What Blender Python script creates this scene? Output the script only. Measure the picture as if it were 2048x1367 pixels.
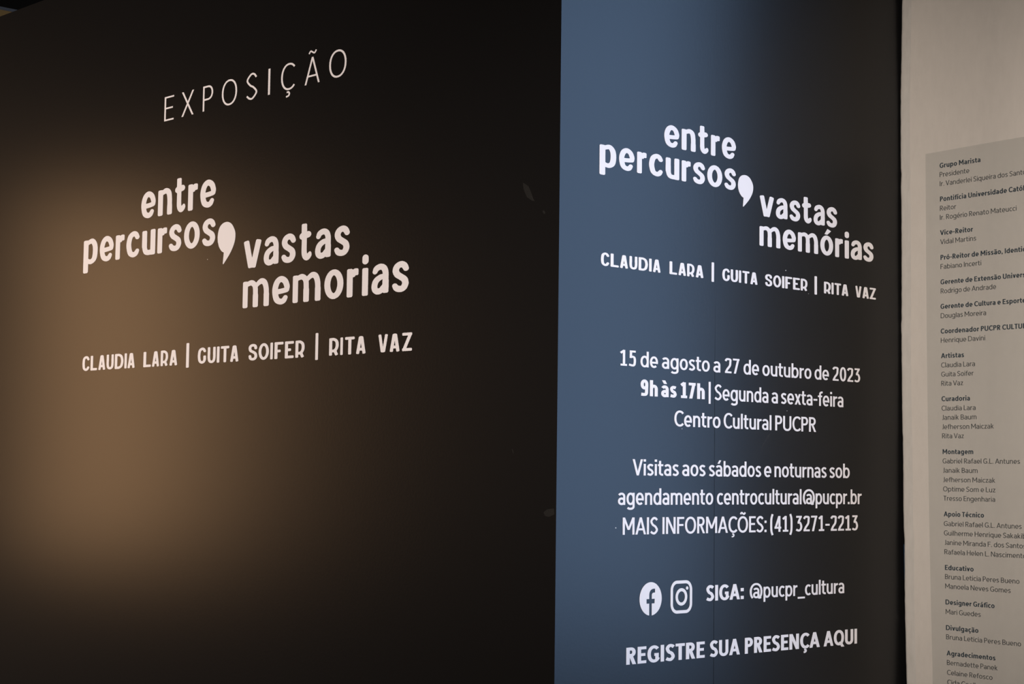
import bpy, math, random
import numpy as np
from mathutils import Vector, Matrix
from mathutils.geometry import delaunay_2d_cdt, tessellate_polygon

for o in list(bpy.data.objects): bpy.data.objects.remove(o)
scene = bpy.context.scene
COL = scene.collection
R = math.radians
random.seed(5)

# ------------------------------------------------------------------ camera
W, H, FPX = 2048, 1367, 3584.8
PITCH, ROLL = R(4.141), R(0.7113)
CAM = Vector((0, 0, 1.55))
_f = Vector((0, math.cos(PITCH), math.sin(PITCH)))
_u = Vector((0, -math.sin(PITCH), math.cos(PITCH)))
_r = Vector((1, 0, 0))
RT = _r*math.cos(ROLL) + _u*math.sin(ROLL)
UP = -_r*math.sin(ROLL) + _u*math.cos(ROLL)
FW = _f
cam = bpy.data.cameras.new('camera')
cam.sensor_width = 36
cam.lens = FPX*36/W
cam.clip_start = .02
co = bpy.data.objects.new('camera', cam)
COL.objects.link(co)
m3 = Matrix((RT, UP, -FW)).transposed()
co.matrix_world = Matrix.Translation(CAM) @ m3.to_4x4()
scene.camera = co

# ------------------------------------------------------------------ view, world
scene.view_settings.view_transform = 'Standard'
scene.view_settings.look = 'None'
scene.view_settings.gamma = 1
scene.view_settings.use_curve_mapping = False
scene.view_settings.exposure = 0.0
world = bpy.data.worlds.new('world')
scene.world = world
world.use_nodes = True
world.node_tree.nodes['Background'].inputs[0].default_value = (1.0, .93, .88, 1)
world.node_tree.nodes['Background'].inputs[1].default_value = 0.06

# ------------------------------------------------------------------ planes of the room
A1, A2, A3 = R(47.0), R(43.0), R(50.77)
d1 = Vector((math.cos(A1), -math.sin(A1), 0))      # along the brown wall, towards the corner
d2 = Vector((math.cos(A2), math.sin(A2), 0))       # along the centre face, away from the corner
d3 = Vector((math.cos(A3), -math.sin(A3), 0))      # along the white wall, towards the viewer
n1 = Vector((-math.sin(A1), -math.cos(A1), 0))
n2 = Vector((math.sin(A2), -math.cos(A2), 0))
n3 = Vector((-math.sin(A3), -math.cos(A3), 0))
Z = Vector((0, 0, 1))

def ray(x, y):
    return (RT*((x-W/2)/FPX) + UP*((H/2-y)/FPX) + FW)

P0 = CAM + ray(1116, 683)*4.0
P0.z = 0

class Plane:
    def __init__(s, o, d, n): s.o, s.d, s.n = Vector(o), d, n
    def hit(s, x, y):
        r = ray(x, y)
        k = (s.o-CAM).dot(s.n)/r.dot(s.n)
        p = CAM + r*k
        return (p-s.o).dot(s.d), p.z
    def pt(s, u, z, out=0.0):
        return s.o + s.d*u + s.n*out + Z*z

PL1 = Plane(P0, d1, n1)
PL2 = Plane(P0, d2, n2)
u_, z_ = PL2.hit(1804, 900)
PE = PL2.pt(u_, 0)
rr = (PE-CAM); rr.z = 0
o3 = Vector((CAM.x, CAM.y, 0)) + rr*(1-.012/rr.length)
PL3 = Plane(o3, d3, n3)
PL = {1: PL1, 2: PL2, 3: PL3}

# ------------------------------------------------------------------ lights
def area(name, loc, target, sx, sy, power, color, spread=180):
    l = bpy.data.lights.new(name, 'AREA')
    l.shape = 'RECTANGLE'; l.size = sx; l.size_y = sy
    l.energy = power; l.color = color; l.spread = R(spread)
    o = bpy.data.objects.new(name, l); COL.objects.link(o)
    o.location = loc
    o.rotation_euler = (Vector(target)-Vector(loc)).to_track_quat('-Z', 'Y').to_euler()
    return o

# warm gallery spot washing the brown wall from the far left
hu, hz = PL1.hit(295, 757)
hp = PL1.pt(hu, hz)
v = (hp-CAM).normalized()
rf = v - n1*2*v.dot(n1)
wl = hp + rf*2.6
area('warm_wash', (wl.x, wl.y, wl.z), (hp.x, hp.y, wl.z), .5, 1.5, 15, (1.0, .56, .27))
# daylight from a tall window beyond the end of the white wall
area('window_daylight', (3.9, 4.0, 2.45), (0, 4.35, 2.4), 2.6, 3.4, 130, (.37, .60, 1.0))
# soft room light from the hall behind the viewer
area('hall_light', (-2.3, -.6, 2.3), (-3.1, 6.0, 1.75), 1.6, 1.2, 112, (1.0, .855, .78), 80)
# ceiling spotlight on the corner with the white wall
def spot(name, loc, target, power, color, cone, blend, radius):
    l = bpy.data.lights.new(name, 'SPOT')
    l.energy = power; l.color = color; l.spot_size = R(cone); l.spot_blend = blend; l.shadow_soft_size = radius
    o = bpy.data.objects.new(name, l); COL.objects.link(o)
    o.location = loc
    o.rotation_euler = (Vector(target)-Vector(loc)).to_track_quat('-Z', 'Y').to_euler()
su, sz_ = PL2.hit(1700, 740)
spot('ceiling_spot', (.3, -.8, 2.3), PL2.pt(su, sz_), 1050, (1.0, .87, .80), 31, 1.0, .12)

# ------------------------------------------------------------------ materials
def mat(name, color, rough=.5, spec=.5, bump=None, alpha=1.0):
    m = bpy.data.materials.new(name); m.use_nodes = True
    nt = m.node_tree; b = nt.nodes['Principled BSDF']
    b.inputs['Base Color'].default_value = (*color, 1)
    b.inputs['Roughness'].default_value = rough
    b.inputs['Specular IOR Level'].default_value = spec
    b.inputs['Alpha'].default_value = alpha
    if bump:
        sx, sz, strength, dist, colvar = bump
        tc = nt.nodes.new('ShaderNodeTexCoord')
        mp = nt.nodes.new('ShaderNodeMapping'); mp.inputs['Scale'].default_value = (sx, sx, sz)
        nz = nt.nodes.new('ShaderNodeTexNoise'); nz.inputs['Scale'].default_value = 1
        nz.inputs['Detail'].default_value = 6; nz.inputs['Roughness'].default_value = .6
        bp = nt.nodes.new('ShaderNodeBump'); bp.inputs['Strength'].default_value = strength
        bp.inputs['Distance'].default_value = dist
        L = nt.links.new
        L(tc.outputs['Object'], mp.inputs[0]); L(mp.outputs[0], nz.inputs['Vector'])
        L(nz.outputs['Fac'], bp.inputs['Height']); L(bp.outputs[0], b.inputs['Normal'])
        if colvar:
            cr = nt.nodes.new('ShaderNodeValToRGB')
            cr.color_ramp.elements[0].position = .3; cr.color_ramp.elements[1].position = .7
            cr.color_ramp.elements[0].color = (*[c*(1-colvar) for c in color], 1)
            cr.color_ramp.elements[1].color = (*[min(1, c*(1+colvar)) for c in color], 1)
            L(nz.outputs['Fac'], cr.inputs[0]); L(cr.outputs[0], b.inputs['Base Color'])
    return m

def vinyl(name, color, rough, ior=1.5):
    """matte film: diffuse body under a soft satin coat"""
    m = bpy.data.materials.new(name); m.use_nodes = True
    nt = m.node_tree; nt.nodes.clear(); N = nt.nodes.new; L = nt.links.new
    out = N('ShaderNodeOutputMaterial'); mx = N('ShaderNodeMixShader'); df = N('ShaderNodeBsdfDiffuse'); gl = N('ShaderNodeBsdfAnisotropic')
    gl.distribution = 'BECKMANN'; gl.inputs['Roughness'].default_value = rough
    df.inputs['Color'].default_value = (*color, 1)
    fr = N('ShaderNodeFresnel'); fr.inputs['IOR'].default_value = ior
    tc = N('ShaderNodeTexCoord'); nz = N('ShaderNodeTexNoise'); nz.inputs['Scale'].default_value = 140; nz.inputs['Detail'].default_value = 3
    bp = N('ShaderNodeBump'); bp.inputs['Strength'].default_value = .05; bp.inputs['Distance'].default_value = .002
    L(tc.outputs['Object'], nz.inputs['Vector']); L(nz.outputs['Fac'], bp.inputs['Height'])
    g2 = N('ShaderNodeBsdfAnisotropic'); g2.distribution = 'GGX'; g2.inputs['Roughness'].default_value = rough*1.35
    m2 = N('ShaderNodeMixShader'); m2.inputs[0].default_value = .5
    L(gl.outputs[0], m2.inputs[1]); L(g2.outputs[0], m2.inputs[2])
    for n in (df, gl, g2): L(bp.outputs[0], n.inputs['Normal'])
    L(fr.outputs[0], mx.inputs[0]); L(df.outputs[0], mx.inputs[1]); L(m2.outputs[0], mx.inputs[2]); L(mx.outputs[0], out.inputs[0])
    return m
M_VINYL = vinyl('matte_dark_vinyl', (.0040, .0040, .0042), .31, 1.5)
M_WHITE = mat('white_cut_vinyl', (.86, .85, .86), .55, .3)
M_PLASTER = mat('brushed_white_plaster', (.51, .482, .425), .8, .3, (48, 20, .28, .003, .025))
M_EDGE = mat('grey_edge_plaster', (.475, .46, .413), .85, .2, (50, 22, .4, .004, .05))  # plaster along the free edge, slightly greyer than the main face
M_FILM = mat('frosted_grey_film', (.44, .46, .42), .6, .3, alpha=.13)
M_INK = mat('slate_print', (.022, .036, .046), .6, .3)
M_INK2 = mat('grey_print', (.045, .05, .05), .6, .3)
M_FLOOR = mat('grey_concrete', (.10, .095, .09), .5, .4, (6, 6, .1, .01, .1))
M_CEIL = mat('black_ceiling', (.004, .004, .004), .9, .1)
M_CREAM = mat('cream_paint', (.075, .048, .011), .7, .3)
M_GREY = mat('grey_metal', (.02, .02, .02), .5, .5)
M_SCUFF = mat('pale_scuff', (.12, .12, .11), .8, .2, alpha=.09)
M_DUST = mat('dust_speck', (.6, .6, .6), .8, .2)
M_BLUE = mat('teal_blue_tape', (.008, .08, .19), .4, .5)
M_RUST = mat('rust_chip', (.35, .12, .05), .8, .2)

# ------------------------------------------------------------------ object helpers
def link(name, me, m, parent=None):
    o = bpy.data.objects.new(name, me); COL.objects.link(o)
    if m and not me.materials: me.materials.append(m)
    if parent: o.parent = parent
    return o
def new_mesh(name, vs, fs, smooth=False):
    me = bpy.data.meshes.new(name); me.from_pydata([tuple(v) for v in vs], [], fs); me.update()
    if smooth:
        for p in me.polygons: p.use_smooth = True
    return me
def prism(name, foot, z0, z1, m, parent=None):
    """vertical prism over a footprint of Vectors (counter-clockwise from above)"""
    n = len(foot)
    a = sum(foot[i].x*foot[(i+1) % n].y-foot[(i+1) % n].x*foot[i].y for i in range(n))
    if a < 0: foot = foot[::-1]
    vs = [(p.x, p.y, z0) for p in foot]+[(p.x, p.y, z1) for p in foot]
    fs = [tuple(range(n-1, -1, -1)), tuple(range(n, 2*n))]+[(i, (i+1) % n, n+(i+1) % n, n+i) for i in range(n)]
    return link(name, new_mesh(name, vs, fs), m, parent)
def structure(o, label, cat='wall'):
    o['kind'] = 'structure'; o['label'] = label; o['category'] = cat; return o
def tag(o, label, cat, group=None):
    o['label'] = label; o['category'] = cat
    if group: o['group'] = group
    return o

# ------------------------------------------------------------------ room shell
WALL_TOP = PL1.hit(0, 33)[1]
FLOOR_N = 9.0
fl = prism('floor', [Vector((-9, -4, 0)), Vector((6, -4, 0)), Vector((6, 11, 0)), Vector((-9, 11, 0))], -.1, 0, M_FLOOR)
structure(fl, 'grey concrete floor of the exhibition hall, below the frame', 'floor')
ce = prism('ceiling', [Vector((-9, 1.5, 0)), Vector((6, 1.5, 0)), Vector((6, 11, 0)), Vector((-9, 11, 0))], 4.3, 4.4, M_CEIL)
structure(ce, 'black ceiling above the dark partition', 'ceiling')

T = .012
wl1 = prism('wall_left', [P0, P0+d2*T-d1*T, P0+d2*.1-d1*T, P0+d2*.1-d1*4.6, P0-d1*4.6], 0, WALL_TOP, M_VINYL)
structure(wl1, 'tall matte dark partition face at left with a warm glow')
# centre face: backing with two boards
u_end = PL2.hit(1804, 900)[0]+.26
backing = prism('wall_center', [P0+d2*.101-d1*T, P0+d2*.101-d1*.1, P0+d2*u_end-d1*.1, P0+d2*u_end-d1*T], 0, WALL_TOP, M_VINYL)
structure(backing, 'dark partition face in the centre with bluish daylight sheen')
us, zs = PL2.hit(1430.6, 600)
zs2 = PL2.hit(1431, 760)[1]
def board(u0, u1f, mitre):
    zl = [0, zs2, zs, WALL_TOP]
    vs = []
    for z in zl:
        u1 = u1f(z)
        vs += [PL2.pt(u0, z), PL2.pt(u1, z), PL2.pt(u1, z, -T), PL2.pt(u0+(T if mitre else 0), z, -T)]
    fs = [(3, 2, 1, 0), (12, 13, 14, 15)]
    for k in range(3):
        for i in range(4):
            a, b = k*4+i, k*4+(i+1) % 4
            fs.append((a, b, b+4, a+4))
    return link('board', new_mesh('board', vs, fs), M_VINYL, backing)
gap = lambda z: .0016 if z <= 0 else (.0012 if z <= zs2+1e-6 else .00012)
board(0, lambda z: us-gap(z), True)
board(us, lambda z: u_end, False)

# white wall with a slightly rounded, irregular free edge
EDGE = [(-120, 1805.5), (0, 1804.6), (60, 1803.8), (110, 1803.0), (200, 1801.6), (270, 1801.4), (340, 1801.8), (350, 1803.0),
        (365, 1801.8), (385, 1802.2), (400, 1803.0), (560, 1803.3), (640, 1803.2), (655, 1801.8), (668, 1803.6), (700, 1803.2),
        (790, 1804.2), (850, 1804.8), (880, 1806), (1000, 1807), (1050, 1807.4), (1070, 1809), (1160, 1809.4), (1230, 1810.2), (1300, 1812), (1367, 1813.6), (1500, 1816)]
L3 = .68
prof = [(0.004, -.2), (0.001, -.03), (0.0, -.0035), (.0012, -.0012), (.006, -.0007), (.018, -.0003), (.034, 0), (.10, 0), (.3, 0), (L3, 0), (L3, -.2)]
ys = np.arange(-120, 1500.1, 12)
vs, rows = [], []
zz = []
for y in ys:
    x = float(np.interp(y, [e[0] for e in EDGE], [e[1] for e in EDGE])) + random.uniform(-.25, .25)
    u, z = PL3.hit(x-1.4, float(y))
    zz.append((z, u))
zz = [(4.2, zz[0][1])]+zz+[(0, zz[-1][1])]
nn = len(prof)
for z, u in zz:
    for i, (s, b) in enumerate(prof):
        vs.append(PL3.pt(u+s if i < 7 else s, z, b))
fs = []
for k in range(len(zz)-1):
    for i in range(nn-1):
        a = k*nn+i
        fs.append((a, a+nn, a+nn+1, a+1))
    fs.append((k*nn+nn-1, (k+1)*nn+nn-1, (k+1)*nn, k*nn))
fs.append(tuple(range(nn))); fs.append(tuple(range((len(zz))*nn-1, (len(zz)-1)*nn-1, -1)))
wr = link('wall_right', new_mesh('wall_right', vs, fs), M_PLASTER)
for p in wr.data.polygons: p.use_smooth = len(p.vertices) == 4
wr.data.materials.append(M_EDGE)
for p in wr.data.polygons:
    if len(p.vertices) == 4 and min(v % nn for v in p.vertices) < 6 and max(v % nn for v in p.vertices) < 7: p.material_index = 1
structure(wr, 'rough brushed off-white plaster wall at the right edge')

# lit wall beyond the dark partition, just peeping over its top at the upper left
r0 = ray(0, 19)
k0 = (PL1.o-CAM).dot(n1)/r0.dot(n1)
Q = CAM + r0*(k0+1.0)
zt = Q.z
q = Vector((Q.x, Q.y, 0))
wb = prism('wall_back', [q-d2*.8, q+d2*1.0, q+d2*1.0-d1*.1, q-d2*.8-d1*.1], 0, zt, M_CREAM)
structure(wb, 'cream wall peeping over the dark partition at the upper left')
tr = prism('trim_1', [q-d2*.8-d1*-.002, q+d2*1.0-d1*-.002, q+d2*1.0-d1*.1, q-d2*.8-d1*.1], zt, zt+.012, M_GREY)
structure(tr, 'grey strip along the top of the cream wall', 'trim')

# ------------------------------------------------------------------ glyph engines
def catmull(pts, n=7):
    P = [np.array(p, float) for p in pts]
    P = [2*P[0]-P[1]]+P+[2*P[-1]-P[-2]]
    out = []
    for i in range(1, len(P)-2):
        for j in range(n):
            t = j/n
            out.append(.5*((2*P[i])+(-P[i-1]+P[i+1])*t+(2*P[i-1]-5*P[i]+4*P[i+1]-P[i+2])*t*t+(-P[i-1]+3*P[i]-3*P[i+1]+P[i+2])*t**3))
    out.append(P[-2])
    return [tuple(p) for p in out]

def extrude_tris(name, verts, tris, loops):
    """flat triangles + outline loops -> a thin solid (front at z=1, back at z=0)"""
    n = len(verts)
    vs = [(x, y, 1) for x, y in verts]+[(x, y, 0) for x, y in verts]
    fs = [tuple(t) for t in tris]
    for a, b in loops: fs.append((b, a, a+n, b+n))
    return new_mesh(name, vs, fs)

# ---- A: straight-cut sans, built from quads united by a constrained triangulation
class Pen:
    def __init__(s, t): s.t = t; s.h = t/2; s.q = []
    def rect(s, x0, y0, x1, y1): s.q.append([(x0, y0), (x1, y0), (x1, y1), (x0, y1)])
    def V(s, x, y0, y1): s.rect(x-s.h, min(y0, y1), x+s.h, max(y0, y1))
    def Hh(s, y, x0, x1): s.rect(x0, y-s.h*.92, x1, y+s.h*.92)
    def D(s, x0, y0, x1, y1, k=1.0):
        w = s.h*k*math.hypot(x1-x0, y1-y0)/abs(y1-y0)
        s.q.append([(x0-w, y0), (x0+w, y0), (x1+w, y1), (x1-w, y1)])
    def stroke(s, pts, closed=False, k=1.0):
        n = len(pts); L, Rr = [], []
        for i in range(n):
            if closed: a, b = pts[(i-1) % n], pts[(i+1) % n]
            else: a, b = pts[max(i-1, 0)], pts[min(i+1, n-1)]
            dx, dy = b[0]-a[0], b[1]-a[1]; l = math.hypot(dx, dy) or 1
            nx, ny = -dy/l*s.h*k, dx/l*s.h*k
            L.append((pts[i][0]+nx, pts[i][1]+ny)); Rr.append((pts[i][0]-nx, pts[i][1]-ny))
        for i in range(n if closed else n-1):
            j = (i+1) % n
            s.q.append([Rr[i], Rr[j], L[j], L[i]])
    def arc(s, cx, cy, rx, ry, a0, a1, n=None, tail=None, head=None):
        n = n or max(4, int(abs(a1-a0)/13))
        p = []
        for i in range(n+1):
            a = R(a0+(a1-a0)*i/n); c, q = math.cos(a), math.sin(a)
            e = 2/2.15
            p.append((cx+rx*math.copysign(abs(c)**e, c), cy+ry*math.copysign(abs(q)**e, q)))
        if head: p = [head]+p
        if tail: p = p+[tail]
        s.stroke(p)
    def ring(s, x0, x1, y0, y1):
        cx, cy, rx, ry = (x0+x1)/2, (y0+y1)/2, (x1-x0)/2-s.h, (y1-y0)/2-s.h*.95
        n = 30; e = 2/2.15
        p = []
        for i in range(n):
            a = 2*math.pi*i/n; c, q = math.cos(a), math.sin(a)
            p.append((cx+rx*math.copysign(abs(c)**e, c), cy+ry*math.copysign(abs(q)**e, q)))
        s.stroke(p, True)
    def spl(s, pts, n=5): s.stroke(catmull(pts, n))

XH = .72
def sans(ch, t):
    """returns (quads, width, left bearing, right bearing), cap height = 1"""
    p = Pen(t); h = p.h; X = XH; S, O = .052, .036
    acc = None
    base = {'à': ('a', 'grave'), 'á': ('a', 'acute'), 'ã': ('a', 'tilde'), 'é': ('e', 'acute'), 'í': ('ı', 'acute'), 'ó': ('o', 'acute'),
            'ç': ('c', 'ced'), 'Ç': ('C', 'ced'), 'Õ': ('O', 'tilde'), 'Ã': ('A', 'tilde')}
    if ch in base: ch, acc = base[ch]
    l = r = S
    def S_curve(w, Ht):
        a = h*.95
        p.spl([(w-.045-h*.2, Ht*.83), (w*.70, Ht-a-.008), (w*.42, Ht-a), (h*1.05+.01, Ht*.76), (w*.36, Ht*.55), (w*.66, Ht*.45), (w-h, Ht*.25), (w*.60, a), (w*.32, a+.006), (.03+h*.2, Ht*.15)], 6)
    if ch == 'o': w = .53; p.ring(0, w, -.01, X+.01); l = r = O
    elif ch == 'c': w = .45; p.arc(.265, X/2, .265-h, X/2-h*.95+.01, 48, 312); l, r = O, .02
    elif ch == 'e':
        w = .52; ry = X/2-h*.95+.01; p.arc(.26, X/2, .26-h, ry, -math.degrees(math.asin(min(.9, (.03+.92*h)/ry))), 312, 30); p.Hh(X/2-.03, h, w-h*1.2); l = r = O
    elif ch == 'a':
        w = .47; p.arc(w/2-.01, X-h-.17, w/2-h+.01, .17+.01, 150, 0, tail=(w-h, 0)); p.ring(0, w-.0, -.01, .44); l = .03
    elif ch == 'b': w = .53; p.V(h, 0, 1); p.ring(0, w, -.01, X+.01); r = O
    elif ch == 'd': w = .53; p.V(w-h, 0, 1); p.ring(0, w, -.01, X+.01); l = O
    elif ch == 'p': w = .53; p.V(h, -.27, X); p.ring(0, w, -.01, X+.01); r = O
    elif ch == 'q': w = .53; p.V(w-h, -.27, X); p.ring(0, w, -.01, X+.01); l = O
    elif ch == 'g':
        w = .53; p.ring(0, w, -.01, X+.01); p.arc(w/2-.01, -.10, w/2-h+.01, .20-h, 0, -150, head=(w-h, X)); l = O
    elif ch in 'nh':
        w = .48; p.V(h, 0, X if ch == 'n' else 1); p.arc(w/2, X-h-.19, w/2-h, .20, 172, 0, tail=(w-h, 0))
    elif ch == 'm':
        w = .80; p.V(h, 0, X); c = w/2
        p.arc((h+c)/2, X-h-.17, (c-h)/2, .18, 172, 0, tail=(c, 0)); p.arc((w-h+c)/2, X-h-.17, (w-h-c)/2, .18, 172, 0, tail=(w-h, 0))
    elif ch == 'u':
        w = .48; p.V(w-h, 0, X); p.arc(w/2, .20+h, w/2-h, .21, 352, 180, tail=(h, X))
    elif ch == 'r': w = .33; p.V(h, 0, X); p.arc(w-.02, X-h-.21, w-.02-h, .205, 170, 88); r = .01
    elif ch in 'iı':
        w = t; p.V(h, 0, X)
        if ch == 'i': p.rect(0-.008, .86, t+.008, .86+t*1.12)
    elif ch == 'j': w = t; p.V(h, -.2, X)
    elif ch == 'l': w = t; p.V(h, 0, 1)
    elif ch == 'k': w = .46; p.V(h, 0, 1); p.D(w-.1, X, h+.02, .28); p.D(.19, .38, w-.06, 0)
    elif ch == 't':
        w = .37; c = .12+h*.3; p.V(c, .14, .93); p.Hh(X-h, 0, w-.02)
        p.arc(c+.15, .17+h*.2, .15, .17-h*.75, 180, 288); l, r = .02, .01
    elif ch == 'f':
        w = .36; c = .10+h; p.V(c, 0, .8); p.Hh(X-h, 0, w-.03); p.arc(c+.17, .80, .17, .2-h, 180, 80); l, r = .02, .0
    elif ch == 's': w = .43; S_curve(w, X); l, r = .03, .03
    elif ch == 'v': w = .50; p.D(h*1.1, X, w/2, 0); p.D(w-h*1.1, X, w/2, 0); l = r = .015
    elif ch == 'x': w = .50; p.D(h*1.25, X, w-h*1.25, 0); p.D(w-h*1.25, X, h*1.25, 0); l = r = .015
    elif ch == 'z': w = .42; p.Hh(X-h, .0, w); p.Hh(h, 0, w); p.D(h*1.4, h, w-h*1.4, X-h); l = r = .03
    elif ch == 'y': w = .5; p.D(h*1.1, X, w/2, 0); p.D(w-h*1.1, X, w*.3, -.27); l = r = .015
    elif ch == 'A':
        w = .70; p.D(h*1.05, 0, w/2, 1); p.D(w-h*1.05, 0, w/2, 1); p.Hh(.30, w*.22, w*.78); l = r = .01
    elif ch == 'B': w = .53; p.V(h, 0, 1); BB = 1
    elif ch == 'C': w = .60; p.arc(.36, .5, .36-h, .51-h*.95, 44, 316); l, r = O, .02
    elif ch == 'G':
        w = .63; p.arc(.36, .5, .36-h, .51-h*.95, 44, 330); p.V(w-h-.01, .12, .50); p.Hh(.46, .38, w-.01); l, r = O, S
    elif ch == 'D':
        w = .66; p.V(h, 0, 1); p.arc(w*.42, .5, w*.58-h, .5-h*.95, 90, -90, head=(h, 1-h*.95), tail=(h, h*.95)); r = O
    elif ch in 'EF':
        w = .47; p.V(h, 0, 1); p.Hh(1-h*.92, 0, w); p.Hh(.52, 0, w-.05)
        if ch == 'E': p.Hh(h*.92, 0, w)
        r = .03
    elif ch == 'H': w = .62; p.V(h, 0, 1); p.V(w-h, 0, 1); p.Hh(.52, 0, w)
    elif ch == 'I': w = t; p.V(h, 0, 1)
    elif ch == 'J': w = .30; p.arc(w-h-.15, .15, .15, .15-h*.5, 0, -95, head=(w-h, 1)); l = -.02
    elif ch == 'K': w = .55; p.V(h, 0, 1); p.D(w-.08, 1, h, .4); p.D(.2, .5, w-.06, 0)
    elif ch == 'L': w = .44; p.V(h, 0, 1); p.Hh(h*.92, 0, w); r = .02
    elif ch == 'M': w = .76; p.V(h, 0, 1); p.V(w-h, 0, 1); p.D(h*1.1, 1, w/2, .28, .95); p.D(w-h*1.1, 1, w/2, .28, .95)
    elif ch == 'N': w = .63; p.V(h, 0, 1); p.V(w-h, 0, 1); p.D(h*1.15, 1, w-h*1.15, 0)
    elif ch == 'O': w = .74; p.ring(0, w, -.01, 1.01); l = r = O
    elif ch == 'Q': w = .74; p.ring(0, w, -.01, 1.01); p.D(w*.62, .22, w*.88, -.12); l = r = O
    elif ch in 'PR':
        w = .50 if ch == 'P' else .53; p.V(h, 0, 1); b = .42 if ch == 'P' else .44; q = .50
        p.arc(q*.5, (1+b)/2, q*.5-h, (1-b)/2-h*.95, 90, -90, head=(h, 1-h*.95), tail=(h, b+h*.95))
        if ch == 'R': p.D(.24, b+h, w-h*1.1, 0)
        r = .03
    elif ch == 'S': w = .52; S_curve(w, 1.0); l, r = .03, .03
    elif ch == 'T': w = .52; p.V(w/2, 0, 1); p.Hh(1-h*.92, 0, w); l = r = .02
    elif ch == 'U': w = .60; p.arc(w/2, .30, w/2-h, .31-h*.95, 180, 360, head=(h, 1), tail=(w-h, 1))
    elif ch == 'V': w = .66; p.D(h*1.05, 1, w/2, 0); p.D(w-h*1.05, 1, w/2, 0); l = r = .005
    elif ch == 'X': w = .60; p.D(h*1.2, 1, w-h*1.2, 0); p.D(w-h*1.2, 1, h*1.2, 0); l = r = .01
    elif ch == 'Z': w = .52; p.Hh(1-h, 0, w); p.Hh(h, 0, w); p.D(h*1.4, h, w-h*1.4, 1-h)
    elif ch == '0': w = .47; p.ring(0, w, -.01, 1.01)
    elif ch == '1': w = .40; p.V(w/2+.02, 0, 1); p.Hh(h*.92, .02, w); p.stroke([(.0+h*.3, .80), (w/2+.02, .96)])
    elif ch == '2':
        w = .43; p.spl([(.03, .80), (.1, .93-h*.2), (.21, 1-h), (.35, .92-h*.3), (w-h*1.2, .74), (.32, .50), (.16, .27), (h*.9, h*.9)], 4); p.Hh(h*.92, .0, w)
    elif ch == '3':
        w = .43; p.Hh(1-h*.92, .02, w-.03); p.D(w-h*1.6, 1-h, .17, .58); p.spl([(.12, .58-h*.3), (.27, .56), (w-h*1.15, .40), (w-h, .25), (.30, .05+h*.8), (.17, h*.9), (.02, .12)], 4)
    elif ch == '4': w = .46; p.V(w-.12, 0, 1); p.Hh(.26, 0, w); p.D(h*1.1, .26, w-.13, 1)
    elif ch == '5':
        w = .43; p.Hh(1-h*.92, .06, w-.02); p.D(.055+h, .52, .07+h, 1); p.spl([(.06+h, .56), (.2, .61), (.33, .56), (w-h, .35), (.33, .10), (.2, h*.9), (.02, .10)], 4)
    elif ch == '7': w = .43; p.Hh(1-h*.92, 0, w); p.D(w-h*1.15, 1-h*.5, .13, 0)
    elif ch == '9':
        w = .46; p.ring(0, w, .40, 1.01); p.spl([(w-h, .70), (w-h-.01, .42), (.34, .14), (.2, h*.95), (.04, .07+h*.3)], 5)
    elif ch == '.': w = t*1.1; p.rect(0, 0, t*1.1, t*1.15)
    elif ch == ',': w = t*1.1; p.rect(0, 0, t*1.1, t*1.15); p.D(h*.7, -.14, h*1.3, .02, .8)
    elif ch == ':': w = t*1.1; p.rect(0, 0, t*1.1, t*1.15); p.rect(0, X-t*1.15, t*1.1, X)
    elif ch == '-': w = .30; p.Hh(.40, 0, w); l = r = .04
    elif ch == '_': w = .46; p.Hh(-.14, 0, w); l = r = 0
    elif ch == '|': w = t*.85; p.rect(0, -.27, w, 1.14)
    elif ch == '(': w = .22; p.spl([(w-h*.8, 1.12), (.09, .85), (h+.01, .46), (.09, .06), (w-h*.8, -.2)], 4); l, r = .05, .04
    elif ch == ')': w = .22; p.spl([(h*.8, 1.12), (w-.09, .85), (w-h-.01, .46), (w-.09, .06), (h*.8, -.2)], 4); l, r = .04, .06
    elif ch == '@':
        w = .86; p.arc(w/2, .43, w/2-h*.8, .57-h, -50, 232); q = Pen(t*.95)
        q.arc(.43, .64-.16, .16, .15, 150, 0, tail=(.59, .12)); q.ring(.22, .60+h, 0, .42)
        p.q += q.q; p.arc(.68, .14, .11, .12, 190, 320)
        l, r = .01, .03
    else: w = .3
    if ch == 'B':
        for (y0, y1, q) in ((.46, 1.0, .49), (0, .54, .53)):
            p.arc(q*.5, (y0+y1)/2, q*.5-h, (y1-y0)/2-h*.95, 90, -90, head=(h, y1-h*.95), tail=(h, y0+h*.95))
        r = .035
    top = 1.0 if ch.isupper() else X
    if acc == 'acute': p.D(w/2-.03, top+.10, w/2+.09, top+.32, .95)
    if acc == 'grave': p.D(w/2+.03, top+.10, w/2-.09, top+.32, .95)
    if acc == 'tilde':
        q = Pen(t*.8); q.spl([(w/2-.17, top+.14), (w/2-.09, top+.23), (w/2+.0, top+.18), (w/2+.09, top+.14), (w/2+.17, top+.24)], 4); p.q += q.q
    if acc == 'ced':
        q = Pen(max(t*.62, .062)); q.spl([(w/2-.03, -.085), (w/2+.05, -.085), (w/2+.085, -.15), (w/2+.05, -.225), (w/2-.06, -.25)], 5); p.q += q.q
    return p.q, w, l, r

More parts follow.
